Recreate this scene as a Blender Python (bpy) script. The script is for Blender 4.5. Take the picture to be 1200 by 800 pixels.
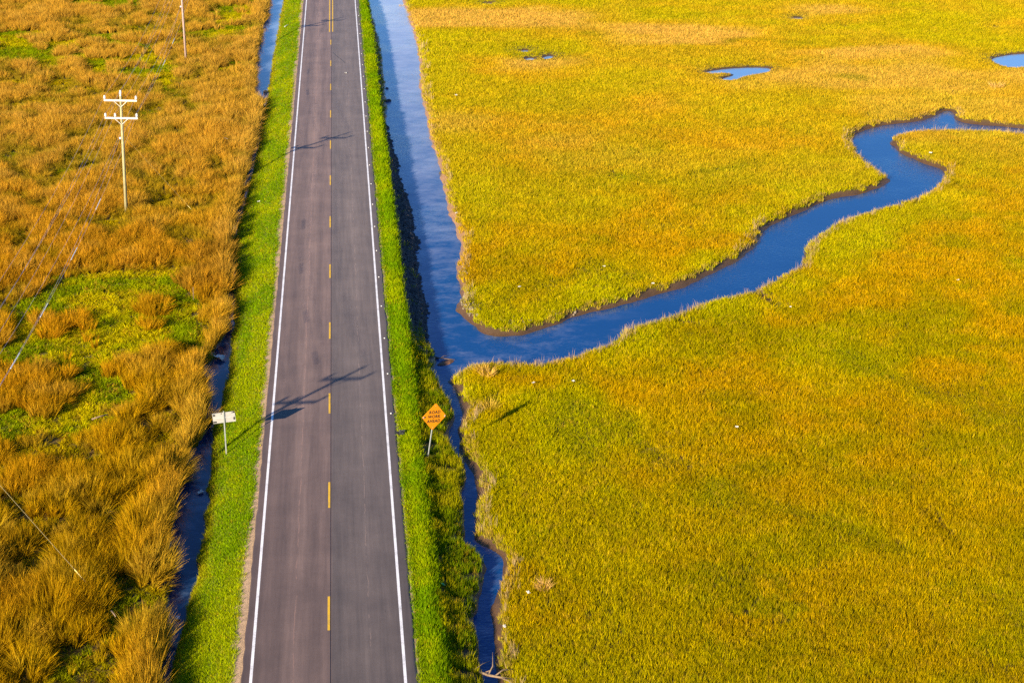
import bpy, bmesh, math, random
import numpy as np
from mathutils import Vector, Matrix

# ------------------------------------------------------------------ camera, sky, sun, exposure
scene = bpy.context.scene
for o in list(bpy.data.objects):
    bpy.data.objects.remove(o)
COL = scene.collection

PITCH, YAW = math.radians(22.618), math.radians(6.06)
FPX, CAMX, CAMH = 1833.8, 1.98, 41.474            # focal length in photo pixels (1200 wide), camera x, height
cam_data = bpy.data.cameras.new('camera')
cam_data.sensor_width = 36.0
cam_data.lens = FPX / 1200.0 * 36.0
cam_data.clip_start, cam_data.clip_end = 0.5, 8000.0
cam = bpy.data.objects.new('camera', cam_data)
cam.location = (CAMX, 0.0, CAMH)
cam.rotation_euler = (math.radians(90) - PITCH, 0.0, -YAW)
COL.objects.link(cam)
scene.camera = cam

SUN_AZ, SUN_EL = math.radians(41.0), math.radians(19.0)   # light travels towards (sin az, cos az)
world = bpy.data.worlds.new('World')
scene.world = world
world.use_nodes = True
wn, wl = world.node_tree.nodes, world.node_tree.links
sky = wn.new('ShaderNodeTexSky')
sky.sky_type = 'NISHITA'
sky.sun_disc = False
sky.sun_elevation = SUN_EL
sky.sun_rotation = math.pi + SUN_AZ
sky.air_density, sky.dust_density, sky.ozone_density = 1.0, 0.0, 8.0
bg = wn['Background']
bg.inputs['Strength'].default_value = 0.08
wl.new(sky.outputs['Color'], bg.inputs['Color'])

sun_data = bpy.data.lights.new('sun', 'SUN')
sun_data.energy = 5.0
sun_data.angle = math.radians(0.53)
sun_data.color = (1.0, 0.84, 0.60)
sun = bpy.data.objects.new('sun', sun_data)
LDIR = Vector((math.sin(SUN_AZ) * math.cos(SUN_EL), math.cos(SUN_AZ) * math.cos(SUN_EL), -math.sin(SUN_EL)))
sun.rotation_euler = LDIR.to_track_quat('-Z', 'Y').to_euler()
sun.location = (-60, -20, 60)
COL.objects.link(sun)

vs = scene.view_settings
vs.view_transform, vs.look, vs.gamma, vs.use_curve_mapping = 'Standard', 'None', 1.0, False
vs.exposure = 1.4
scene.render.engine = 'CYCLES'
scene.cycles.max_bounces = 6
scene.cycles.transparent_max_bounces = 8
scene.cycles.use_denoising = False

# ------------------------------------------------------------------ photo pixel -> world point on a plane of known height
_F = np.array([math.sin(YAW) * math.cos(PITCH), math.cos(YAW) * math.cos(PITCH), -math.sin(PITCH)])
_R = np.array([math.cos(YAW), -math.sin(YAW), 0.0])
_U = np.cross(_R, _F)
def at(px, py, z=0.0):
    d = _F * FPX + _R * (px - 600.0) - _U * (py - 400.0)
    t = (z - CAMH) / d[2]
    return np.array([CAMX, 0.0, CAMH]) + t * d
def depth(x, y, z=-0.8):
    return (x - CAMX) * _F[0] + y * _F[1] + (z - CAMH) * _F[2]
def lateral(x, y):
    return (x - CAMX) * _R[0] + y * _R[1]
def in_view(x, y, mx=9.0, y0=50.0, y1=262.0):
    zc = depth(x, y)
    return (np.abs(lateral(x, y)) < zc * (600.0 / FPX) + mx) & (y > y0) & (y < y1)

RS = np.random.RandomState(7)
random.seed(7)

# ------------------------------------------------------------------ numpy noise
def vnoise(x, y, scale, seed):
    t = np.random.RandomState(seed).rand(128, 128).astype(np.float32)
    x = np.asarray(x, np.float64) / scale + 500.0; y = np.asarray(y, np.float64) / scale + 500.0
    xi = np.floor(x).astype(int); yi = np.floor(y).astype(int)
    fx = x - xi; fy = y - yi
    fx = fx * fx * (3 - 2 * fx); fy = fy * fy * (3 - 2 * fy)
    a = t[xi % 128, yi % 128]; b = t[(xi + 1) % 128, yi % 128]
    c = t[xi % 128, (yi + 1) % 128]; d = t[(xi + 1) % 128, (yi + 1) % 128]
    return (a * (1 - fx) + b * fx) * (1 - fy) + (c * (1 - fx) + d * fx) * fy
def fbm(x, y, scale, seed, oct=3):
    v = 0.0; amp = 1.0; tot = 0.0
    for k in range(oct):
        v = v + amp * vnoise(x, y, scale / (2 ** k), seed + 13 * k); tot += amp; amp *= 0.5
    return v / tot
def sstep(a, b, v):
    t = np.clip((v - a) / (b - a), 0, 1)
    return t * t * (3 - 2 * t)
def lerp3(a, b, t):
    return a * (1 - t[..., None]) + b * t[..., None]

# ------------------------------------------------------------------ traced shorelines
ZW = -1.20          # water level
ZM = -0.85          # marsh level
ZG = -0.55          # grass tops that hide a near shoreline
far, near = ZW, ZG
CREEK = []
def add(z, *pts):
    for p in pts:
        w = at(p[0], p[1], z); CREEK.append((w[0], w[1]))
CREEK.append((4.7, 430.0))
add(far, (431, 0), (436.7, 20), (445, 53), (449.3, 86.7), (451.7, 113), (452.7, 146.7), (456.7, 170), (463.3, 190),
    (468.3, 216.7), (478, 236.7), (481.7, 260), (486, 287), (487.3, 310), (488.3, 337), (496.7, 357), (499.3, 387),
    (495, 402), (506.7, 415), (509.3, 427), (506.7, 440), (513, 453.7), (521.7, 467), (528.3, 475), (530, 494),
    (525, 507), (526.7, 520), (531.7, 534), (543, 551), (545, 567), (538.5, 584), (543, 601), (541.7, 631),
    (546.7, 643), (562, 648), (572, 662), (565, 684), (559, 707), (554, 727), (560.5, 751), (562, 784))
CREEK += [(7.0, 60.0), (6.9, 55.0), (7.0, 30.0), (7.9, 30.0), (7.8, 55.0), (7.9, 59.5)]
add(far, (582.5, 784), (582.5, 764), (577.5, 741), (574, 724), (579, 704), (589, 681), (590, 657), (575, 644),
    (559.5, 637), (557.5, 624), (559, 601), (559, 577), (557, 557), (547, 537), (538.5, 530), (538.5, 507),
    (543.5, 494), (545, 484), (535, 464), (523.5, 447))
add(near, (524, 437), (538, 432), (546.7, 421.5), (563, 420), (590, 419), (613, 421), (633, 420), (667, 414),
    (690, 407), (710, 397), (730, 384), (747, 376), (770, 371), (800, 361), (823, 350), (857, 343), (880, 337),
    (900, 327), (923, 314), (943, 305), (938, 298), (943, 287), (953, 274), (966, 265), (987, 255), (1013, 247),
    (1047, 237), (1067, 230), (1090, 220), (1102, 213))
add(far, (1110, 203), (1101, 197), (1080, 191), (1058, 181), (1047, 171))
add(near, (1042, 163), (1050, 155), (1067, 150), (1100, 149), (1128, 149.5), (1165, 150), (1200, 152.8), (1245, 155.8))
add(far, (1245, 154.5), (1200, 151), (1160, 147.5), (1130, 145.5), (1120, 140), (1114, 130), (1106, 131), (1090, 137.5),
    (1077, 143), (1040, 146.5), (1017, 151.5), (1001, 157), (997, 163))
add(near, (1003, 173), (1013, 183), (1030, 196.7), (1038, 202))
add(far, (1043, 211), (1034, 219), (1020, 224.5), (997, 230), (967, 235), (953, 243), (933, 252), (913, 260), (897, 269),
    (880, 294), (867, 305), (840, 317), (823, 327), (800, 338), (767, 347), (733, 357), (700, 364), (673, 372),
    (653, 380), (630, 388.5), (600, 395.5), (573, 394), (557, 385), (535, 367), (537, 359), (543, 347), (533.5, 317),
    (538.5, 304), (540, 287), (533, 267), (523, 240), (518, 213), (515, 190), (503, 163), (502, 147), (495, 120),
    (492, 97), (492, 73), (485, 40), (478, 17), (471.7, 0), (466, -25), (460, -55))
CREEK.append((16.5, 430.0))

dy = [430, 250, 236, 197, 177, 172, 165, 150, 135, 131, 127, 118, 110, 106, 101, 98, 94, 90, 86, 82, 75, 69, 64, 61, 50, 30]
dr = [-6.8, -6.9, -6.96, -7.2, -7.15, -7.2, -7.25, -7.35, -7.6, -7.75, -8.0, -7.6, -7.1, -7.0, -6.85, -6.8, -6.95, -7.3, -7.1,
      -6.95, -6.8, -7.05, -7.45, -7.6, -7.7, -7.7]
dw = [2.0, 2.1, 2.1, 2.0, 1.5, .15, .3, .5, .45, .9, .2, .15, .4, .4, 1.2, 1.9, 1.3, .1, 1.3, 1.8, 1.8, 1.0, .4, .15, .1, .1]
DITCH = [(x, y) for x, y in zip(dr, dy)] + [(x - w, y) for x, w, y in reversed(list(zip(dr, dw, dy)))]

def px_poly(z, *pts):
    return [tuple(at(p[0], p[1], z)[:2]) for p in pts]
POND_A = px_poly(-1.0, (824, 85), (847, 81), (883, 79), (905, 80), (899, 85.5), (884, 87.5), (870, 90), (860, 95), (845, 94.5),
                 (848, 91.5), (862, 88), (851, 85.3), (834, 87.2))
POND_B = px_poly(-1.0, (1160, 69), (1180, 64.5), (1200, 63), (1235, 62), (1240, 74), (1200, 79), (1184, 80.5), (1168, 75))
PUD = [px_poly(-1.0, (609, 60), (617, 58.5), (621, 60.5), (613, 62.5)), px_poly(-1.0, (614, 69), (624, 67.5), (628, 70.5), (618, 72)),
       px_poly(-1.0, (634, 68), (644, 65), (650, 67), (640, 70.5)), px_poly(-1.0, (924, 21.5), (936, 20.8), (945, 21.8), (934, 23.2)),
       px_poly(-1.0, (564, 4.3), (574, 3.6), (580, 4.6), (571, 5.6))]
GULLY = [px_poly(-.9, (884, 338), (897, 346), (912, 355), (928, 357), (926, 362), (908, 361), (893, 352), (883, 344)),
         px_poly(-.9, (786, 371), (803, 375), (822, 380), (824, 385), (806, 382), (790, 378)),
         px_poly(-.9, (1066, 588), (1082, 593), (1100, 606), (1113, 622), (1132, 638), (1128, 644), (1106, 626), (1090, 607), (1070, 594)),
         px_poly(-.9, (1108, 128), (1114, 112), (1109, 98), (1116, 99), (1120, 113), (1113, 129)),
         px_poly(-.9, (565, 478), (577, 466), (584, 462), (590, 466), (584, 474), (572, 484)),
         px_poly(-.9, (1152, 32), (1164, 31), (1176, 32.5), (1164, 34)), px_poly(-.9, (986, 31), (992, 30), (996, 33), (990, 34.5)),
         px_poly(-.9, (979, 759), (986, 757), (1003, 765), (999, 768)),px_poly(-.9, (960, 764), (970, 763), (972, 767), (964, 768))]

def chaikin(p, n=1):
    p = np.array(p, float)
    for _ in range(n):
        q = np.roll(p, -1, axis=0)
        a = p * 0.75 + q * 0.25; b = p * 0.25 + q * 0.75
        p = np.stack([a, b], 1).reshape(-1, 2)
    return p

# ------------------------------------------------------------------ terrain grid (one sheet to the horizon)
def geo(a, b, n):
    return list(np.geomspace(a, b, n))
xs = [-(60 + v) for v in reversed(geo(2, 3400, 22))] + list(np.arange(-60, -10, .45)) + list(np.arange(-10, 13, .22)) \
    + list(np.arange(13.2, 112, .45)) + [112 + v for v in geo(2, 3400, 22)]
ys = [45 - v for v in reversed(geo(2, 900, 16))] + list(np.arange(45, 132, .3)) + list(np.arange(132, 262, .55)) + [262 + v for v in geo(2, 4500, 24)]
GX = np.array(sorted(set(np.round(xs, 4)))); GY = np.array(sorted(set(np.round(ys, 4))))
NX, NY = len(GX), len(GY)
MX, MY = np.meshgrid(GX, GY, indexing='ij')

def sdf_grid(poly, reach=8.0):
    p = np.array(poly, float); q = np.roll(p, -1, axis=0)
    area = 0.5 * np.sum(p[:, 0] * q[:, 1] - q[:, 0] * p[:, 1])
    d = np.full((NX, NY), 99.0); nxv = np.zeros((NX, NY)); nyv = np.zeros((NX, NY))
    for a, b in zip(p, q):
        i0, i1 = np.searchsorted(GX, [min(a[0], b[0]) - reach, max(a[0], b[0]) + reach])
        j0, j1 = np.searchsorted(GY, [min(a[1], b[1]) - reach, max(a[1], b[1]) + reach])
        if i1 <= i0 or j1 <= j0: continue
        X = MX[i0:i1, j0:j1]; Y = MY[i0:i1, j0:j1]
        e = b - a; L2 = max(e @ e, 1e-9)
        t = np.clip(((X - a[0]) * e[0] + (Y - a[1]) * e[1]) / L2, 0, 1)
        dd = np.hypot(X - a[0] - t * e[0], Y - a[1] - t * e[1])
        n = np.array([e[1], -e[0]]) / math.sqrt(L2) * (1 if area > 0 else -1)
        s = d[i0:i1, j0:j1]; m = dd < s
        s[m] = dd[m]; nxv[i0:i1, j0:j1][m] = n[0]; nyv[i0:i1, j0:j1][m] = n[1]
    ins = np.zeros((NX, NY), bool)
    for j, y in enumerate(GY):
        c = []
        for a, b in zip(p, q):
            if (a[1] <= y) != (b[1] <= y):
                c.append(a[0] + (y - a[1]) / (b[1] - a[1]) * (b[0] - a[0]))
        if c:
            c.sort()
            ins[:, j] = np.searchsorted(np.array(c), GX) % 2 == 1
    return np.where(ins, -d, d), nxv, nyv

wob = (fbm(MX, MY, 1.6, 3, 2) - .5) * .55
SD_C, NCX, NCY = sdf_grid(chaikin(CREEK, 1)); SD_C = SD_C + wob
SD_D, _, _ = sdf_grid(chaikin(DITCH, 2)); SD_D = SD_D + wob * .8
SD_P = np.full((NX, NY), 99.0)
for P in [POND_A, POND_B] + PUD:
    SD_P = np.minimum(SD_P, sdf_grid(chaikin(P, 1), 5)[0] + wob * .3)
SD_G = np.full((NX, NY), 99.0)
for P in GULLY:
    SD_G = np.minimum(SD_G, sdf_grid(chaikin(P, 1), 4)[0] + wob * .6)
MUD = np.clip(NCX * .35 + NCY * .94, 0, 1)        # banks that face the camera and the sun show mud

def interp(x, xp, fp):
    return np.interp(x, xp, fp)
bump = (fbm(MX, MY, 5, 21, 3) - .5)
Zm = ZM + .16 * bump
emb_n = interp(MX, [-3.95, 3.6, 4.0, 5.0, 5.4, 5.8, 6.6, 7.4, 8.0], [-.05, -.05, -.05, -.12, -.24, -.56, -.66, -.84, -1.6])
emb_r = interp(MX, [-3.95, 3.6, 4.0, 5.0, 5.45, 5.95, 6.4, 7.0], [-.05, -.05, -.05, -.12, -.24, -.88, -.98, -1.6])
emb_l = interp(MX, [-8.2, -7.4, -6.8, -6.0, -4.4, -3.9, 3.9], [-1.6, -1.05, -.86, -.62, -.14, -.05, -.05])
nb = sstep(104, 96, MY); emb_r = emb_r * (1 - nb) + emb_n * nb
Z = np.where(MX > 0, np.maximum(Zm, emb_r + .1 * bump * (MX > 4.6)), np.maximum(Zm + .05, emb_l + .12 * bump * (MX < -4.6)))
bankw = .35 + .75 * MUD
cap = ZW + np.where(SD_C > 0, (.42 + .2 * bump) * SD_C / bankw, SD_C * .6)
steep = np.where(MX < 7.2, ZW + np.where(SD_C > 0, 1.35 * SD_C, SD_C * .8), cap)
Z = np.where(SD_C < 2.5, np.minimum(Z, steep), Z)
capd = ZW + np.where(SD_D > 0, .7 * SD_D, SD_D * .6)
Z = np.where(SD_D < 2.0, np.minimum(Z, capd), Z)
Z = np.where(SD_P < 1.0, np.minimum(Z, -1.0 + np.where(SD_P > 0, .5 * SD_P, SD_P * .6)), Z)
Z = np.where(SD_G < .5, np.minimum(Z, ZM - .14 + .35 * np.maximum(SD_G, -.4)), Z)
Z = np.maximum(Z, -2.0)

def samp(A, x, y):
    i = np.clip(np.searchsorted(GX, x) - 1, 0, NX - 2); j = np.clip(np.searchsorted(GY, y) - 1, 0, NY - 2)
    fx = (x - GX[i]) / (GX[i + 1] - GX[i]); fy = (y - GY[j]) / (GY[j + 1] - GY[j])
    return (A[i, j] * (1 - fx) + A[i + 1, j] * fx) * (1 - fy) + (A[i, j + 1] * (1 - fx) + A[i + 1, j + 1] * fx) * fy
def gz(x, y):
    return float(samp(Z, np.array([x]), np.array([y]))[0])

# left field green clearings
def poly_mask(poly, x, y):
    ins = np.zeros(np.shape(x), bool); p = poly
    for a, b in zip(p, p[1:] + p[:1]):
        c = ((a[1] <= y) != (b[1] <= y))
        xx = a[0] + (y - a[1]) / ((b[1] - a[1]) or 1e-9) * (b[0] - a[0])
        ins ^= c & (x < xx)
    return ins
CLEAR = [px_poly(-.6, (-60, 520), (-50, 390), (0, 372), (50, 326), (110, 312), (165, 302), (222, 334), (256, 370), (246, 402),
                 (200, 402), (160, 418), (146, 445), (128, 486), (70, 508), (20, 505), (0, 520)),
         px_poly(-.6, (-60, 42), (0, 36), (60, 38), (72, 52), (108, 42), (172, 36), (182, 62), (172, 98), (130, 92), (84, 82), (50, 84), (0, 78), (-60, 84)),
         px_poly(-.6, (60, 0), (160, -8), (185, 4), (110, 13)), px_poly(-.6, (212, 48), (262, 42), (300, 18), (298, -4), (268, 4), (232, 32)),
         px_poly(-.6, (170, 88), (186, 62), (196, 84), (184, 108), (172, 104)),
         px_poly(-.6, (250, 78), (290, 66), (292, 78), (262, 88))]
def clearing(x, y):
    wx = x + (fbm(x, y, 4, 61, 2) - .5) * 6; wy = y + (fbm(x, y, 5, 62, 2) - .5) * 9
    m = np.zeros(np.shape(x), bool)
    for P in CLEAR: m |= poly_mask(P, wx, wy)
    return m

# ------------------------------------------------------------------ materials
def new_mat(name):
    m = bpy.data.materials.new(name); m.use_nodes = True
    nt = m.node_tree
    for n in list(nt.nodes): nt.nodes.remove(n)
    out = nt.nodes.new('ShaderNodeOutputMaterial')
    return m, nt, out
def noise_node(nt, scale, detail=4, rough=.6, coord='Object', vec=None):
    n = nt.nodes.new('ShaderNodeTexNoise'); n.inputs['Scale'].default_value = scale
    n.inputs['Detail'].default_value = detail; n.inputs['Roughness'].default_value = rough
    if vec is None:
        tc = nt.nodes.new('ShaderNodeTexCoord'); vec = tc.outputs[coord]
    nt.links.new(vec, n.inputs['Vector'])
    return n
def mix_col(nt, fac, a, b, mode='MIX'):
    n = nt.nodes.new('ShaderNodeMix'); n.data_type = 'RGBA'; n.blend_type = mode
    for sock, v in ((n.inputs[0], fac), (n.inputs[6], a), (n.inputs[7], b)):
        if isinstance(v, (int, float)): sock.default_value = v
        elif isinstance(v, tuple): sock.default_value = (*v, 1) if len(v) == 3 else v
        else: nt.links.new(v, sock)
    return n.outputs[2]
def math_node(nt, op, a, b=0.0, clamp=False):
    n = nt.nodes.new('ShaderNodeMath'); n.operation = op; n.use_clamp = clamp
    for i, v in enumerate((a, b)):
        if isinstance(v, (int, float)): n.inputs[i].default_value = v
        else: nt.links.new(v, n.inputs[i])
    return n.outputs[0]
def map_range(nt, v, a, b, c=0.0, d=1.0):
    n = nt.nodes.new('ShaderNodeMapRange'); nt.links.new(v, n.inputs[0])
    for i, k in zip((1, 2, 3, 4), (a, b, c, d)): n.inputs[i].default_value = k
    return n.outputs[0]
def bump_node(nt, h, strength, dist):
    n = nt.nodes.new('ShaderNodeBump'); n.inputs['Strength'].default_value = strength; n.inputs['Distance'].default_value = dist
    nt.links.new(h, n.inputs['Height']); return n.outputs[0]

def simple_mat(name, col, rough=.6, var=.18, scale=6.0, metal=0.0, bump=0.0, dark=None):
    m, nt, out = new_mat(name)
    p = nt.nodes.new('ShaderNodeBsdfPrincipled'); nt.links.new(p.outputs[0], out.inputs[0])
    n = noise_node(nt, scale, 5)
    d = dark or tuple(c * (1 - 2 * var) for c in col)
    c = mix_col(nt, map_range(nt, n.outputs[0], .3, .7), d, col)
    nt.links.new(c, p.inputs['Base Color'])
    p.inputs['Roughness'].default_value = rough; p.inputs['Metallic'].default_value = metal
    if bump: nt.links.new(bump_node(nt, n.outputs[0], bump, .02), p.inputs['Normal'])
    return m

def ground_mat():
    m, nt, out = new_mat('ground')
    p = nt.nodes.new('ShaderNodeBsdfPrincipled'); nt.links.new(p.outputs[0], out.inputs[0])
    a = nt.nodes.new('ShaderNodeAttribute'); a.attribute_name = 'gcol'
    n1 = noise_node(nt, 3.0, 6, .7); n2 = noise_node(nt, 18.0, 4, .7)
    k = math_node(nt, 'ADD', math_node(nt, 'MULTIPLY', n1.outputs[0], .6), math_node(nt, 'MULTIPLY', n2.outputs[0], .8))
    c = mix_col(nt, map_range(nt, k, .45, .95), (.55, .55, .5), (1.3, 1.3, 1.2))
    c = mix_col(nt, 1.0, a.outputs['Color'], c, 'MULTIPLY')
    nt.links.new(c, p.inputs['Base Color'])
    w = nt.nodes.new('ShaderNodeAttribute'); w.attribute_name = 'wet'
    nt.links.new(map_range(nt, w.outputs['Fac'], 0, 1, .9, .38), p.inputs['Roughness'])
    nt.links.new(bump_node(nt, k, .9, .06), p.inputs['Normal'])
    return m

def water_mat(name, deep, ripple_scale, ripple, sky_pale):
    m, nt, out = new_mat(name)
    p = nt.nodes.new('ShaderNodeBsdfPrincipled'); nt.links.new(p.outputs[0], out.inputs[0])
    g = nt.nodes.new('ShaderNodeNewGeometry')
    mp = nt.nodes.new('ShaderNodeMapping'); nt.links.new(g.outputs['Position'], mp.inputs[0])
    mp.inputs['Scale'].default_value = (1.0, 1.6, 1.0); mp.inputs['Rotation'].default_value = (0, 0, .5)
    fine = noise_node(nt, ripple_scale, 3, .55, vec=mp.outputs[0])
    big = noise_node(nt, .09, 3, .6, vec=g.outputs['Position'])
    mask = map_range(nt, big.outputs[0], .40, .60, .25, 1.0)
    h = math_node(nt, 'MULTIPLY', fine.outputs[0], mask)
    nt.links.new(bump_node(nt, h, ripple, .05), p.inputs['Normal'])
    sky_noise = noise_node(nt, .35, 6, .75, vec=mp.outputs[0])
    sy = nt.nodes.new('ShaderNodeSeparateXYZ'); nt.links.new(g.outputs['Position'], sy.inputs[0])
    up = math_node(nt, 'ADD', map_range(nt, sy.outputs['Y'], 105, 225, 0.0, .85), map_range(nt, sky_noise.outputs[0], .35, .65, -.16, .20))  # strength of the painted sky reflection: grows with distance, broken up by noise
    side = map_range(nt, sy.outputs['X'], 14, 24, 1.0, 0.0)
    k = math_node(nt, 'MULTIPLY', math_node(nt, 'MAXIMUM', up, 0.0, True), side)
    nt.links.new(mix_col(nt, k, deep, sky_pale), p.inputs['Base Color'])  # pale sky reflection painted into the base colour of the far water
    p.inputs['Roughness'].default_value = .06
    p.inputs['IOR'].default_value = 1.333
    return m

def blade_mat(name, tip=(1.0, 1.0, 1.0), base=(.6, .8, .6), trans=.35, gloss=.04):
    """grass: colour per tuft from the instance, hue drift per blade and from foot to tip"""
    m, nt, out = new_mat(name)
    a = nt.nodes.new('ShaderNodeAttribute'); a.attribute_name = 'col'; a.attribute_type = 'INSTANCER'
    t = nt.nodes.new('ShaderNodeAttribute'); t.attribute_name = 'bt'
    r = nt.nodes.new('ShaderNodeAttribute'); r.attribute_name = 'br'
    grad = mix_col(nt, t.outputs['Fac'], base, tip)
    var = mix_col(nt, r.outputs['Fac'], (.74, .80, .8), (1.26, 1.18, 1.15))
    c = mix_col(nt, 1.0, a.outputs['Vector'], grad, 'MULTIPLY')
    c = mix_col(nt, 1.0, c, var, 'MULTIPLY')
    d = nt.nodes.new('ShaderNodeBsdfDiffuse'); nt.links.new(c, d.inputs[0])
    tr = nt.nodes.new('ShaderNodeBsdfTranslucent'); nt.links.new(c, tr.inputs[0])
    mx = nt.nodes.new('ShaderNodeMixShader'); mx.inputs[0].default_value = trans
    nt.links.new(d.outputs[0], mx.inputs[1]); nt.links.new(tr.outputs[0], mx.inputs[2])
    gl = nt.nodes.new('ShaderNodeBsdfGlossy'); gl.inputs['Roughness'].default_value = .5; nt.links.new(c, gl.inputs['Color'])
    m2 = nt.nodes.new('ShaderNodeMixShader'); m2.inputs[0].default_value = gloss
    nt.links.new(mx.outputs[0], m2.inputs[1]); nt.links.new(gl.outputs[0], m2.inputs[2])
    nt.links.new(m2.outputs[0], out.inputs[0])
    return m

def asphalt_mat():
    m, nt, out = new_mat('asphalt')
    p = nt.nodes.new('ShaderNodeBsdfPrincipled'); nt.links.new(p.outputs[0], out.inputs[0])
    tc = nt.nodes.new('ShaderNodeTexCoord'); sx = nt.nodes.new('ShaderNodeSeparateXYZ'); nt.links.new(tc.outputs['Object'], sx.inputs[0])
    mp = nt.nodes.new('ShaderNodeMapping'); nt.links.new(tc.outputs['Object'], mp.inputs[0]); mp.inputs['Scale'].default_value = (1, .035, 1)
    streak = noise_node(nt, 3.2, 6, .7, vec=mp.outputs[0])
    fine = noise_node(nt, 26, 5, .75); blot = noise_node(nt, .35, 5, .65)
    # wheel paths: darker rubber bands, paler worn strip between them
    cr = nt.nodes.new('ShaderNodeValToRGB'); nt.links.new(map_range(nt, sx.outputs['X'], -4.0, 4.0), cr.inputs[0])
    e = cr.color_ramp; e.interpolation = 'B_SPLINE'
    stops = [(0.0, .76), (.055, .80), (.12, 1.06), (.165, .82), (.22, .86), (.29, 1.30), (.345, 1.12), (.40, .82), (.44, 1.02), (.49, 1.10),
             (.52, .84), (.58, .94), (.63, .95), (.70, 1.02), (.75, 1.10), (.80, .98), (.86, .92), (.92, .94), (.955, .78), (1.0, .72)]
    e.elements[0].position, e.elements[0].color = stops[0][0], (stops[0][1] / 2,) * 3 + (1,)
    e.elements[1].position, e.elements[1].color = stops[-1][0], (stops[-1][1] / 2,) * 3 + (1,)
    for s, v in stops[1:-1]:
        q = e.elements.new(s); q.color = (v / 2,) * 3 + (1,)
    k = math_node(nt, 'MULTIPLY', cr.outputs[0], 2.0)
    k = math_node(nt, 'MULTIPLY', k, map_range(nt, streak.outputs[0], .25, .75, .74, 1.26))
    k = math_node(nt, 'MULTIPLY', k, map_range(nt, fine.outputs[0], .25, .75, .78, 1.22))
    k = math_node(nt, 'MULTIPLY', k, map_range(nt, blot.outputs[0], .25, .75, .80, 1.20))
    left = map_range(nt, sx.outputs['X'], .05, .2, 0, 1)
    base = mix_col(nt, left, (.084, .058, .053), (.072, .057, .055))
    cm = nt.nodes.new('ShaderNodeCombineColor')
    for i in range(3): nt.links.new(k, cm.inputs[i])
    c = mix_col(nt, 1.0, base, cm.outputs[0], 'MULTIPLY')
    # wandering ravelled seams in the lanes (pale) and a thin crack (dark)
    wand = noise_node(nt, .45, 4, .7); brk = noise_node(nt, .8, 4, .7)
    for x0, wdt, colr, th in ((-1.62, .035, (.17, .105, .09), .46), (1.95, .030, (.15, .11, .10), .50), (-.95, .02, (.03, .027, .027), .56), (2.75, .02, (.03, .027, .027), .58), (-2.7, .018, (.035, .03, .03), .58)):
        off = math_node(nt, 'ADD', math_node(nt, 'SUBTRACT', sx.outputs['X'], x0), math_node(nt, 'MULTIPLY', math_node(nt, 'SUBTRACT', wand.outputs[0], .5), .35))
        ln = map_range(nt, math_node(nt, 'ABSOLUTE', off), wdt, wdt * .3)
        c = mix_col(nt, math_node(nt, 'MULTIPLY', math_node(nt, 'MULTIPLY', ln, map_range(nt, brk.outputs[0], th, th + .08)), .7), c, colr)
    nt.links.new(c, p.inputs['Base Color']); p.inputs['Roughness'].default_value = .6; p.inputs['Diffuse Roughness'].default_value = 1.0
    nt.links.new(bump_node(nt, fine.outputs[0], .5, .01), p.inputs['Normal'])
    return m

def paint_mat(name, col):
    m, nt, out = new_mat(name)
    p = nt.nodes.new('ShaderNodeBsdfPrincipled'); nt.links.new(p.outputs[0], out.inputs[0])
    g = nt.nodes.new('ShaderNodeNewGeometry')
    n = noise_node(nt, 14, 6, .75, vec=g.outputs['Position']); n2 = noise_node(nt, 1.1, 3, .6, vec=g.outputs['Position'])
    k = math_node(nt, 'ADD', math_node(nt, 'MULTIPLY', n.outputs[0], .7), math_node(nt, 'MULTIPLY', n2.outputs[0], .5))
    c = mix_col(nt, map_range(nt, k, .58, .78), col, tuple(.38 * v + .06 for v in col))
    nt.links.new(c, p.inputs['Base Color']); p.inputs['Roughness'].default_value = .6
    return m

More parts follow.
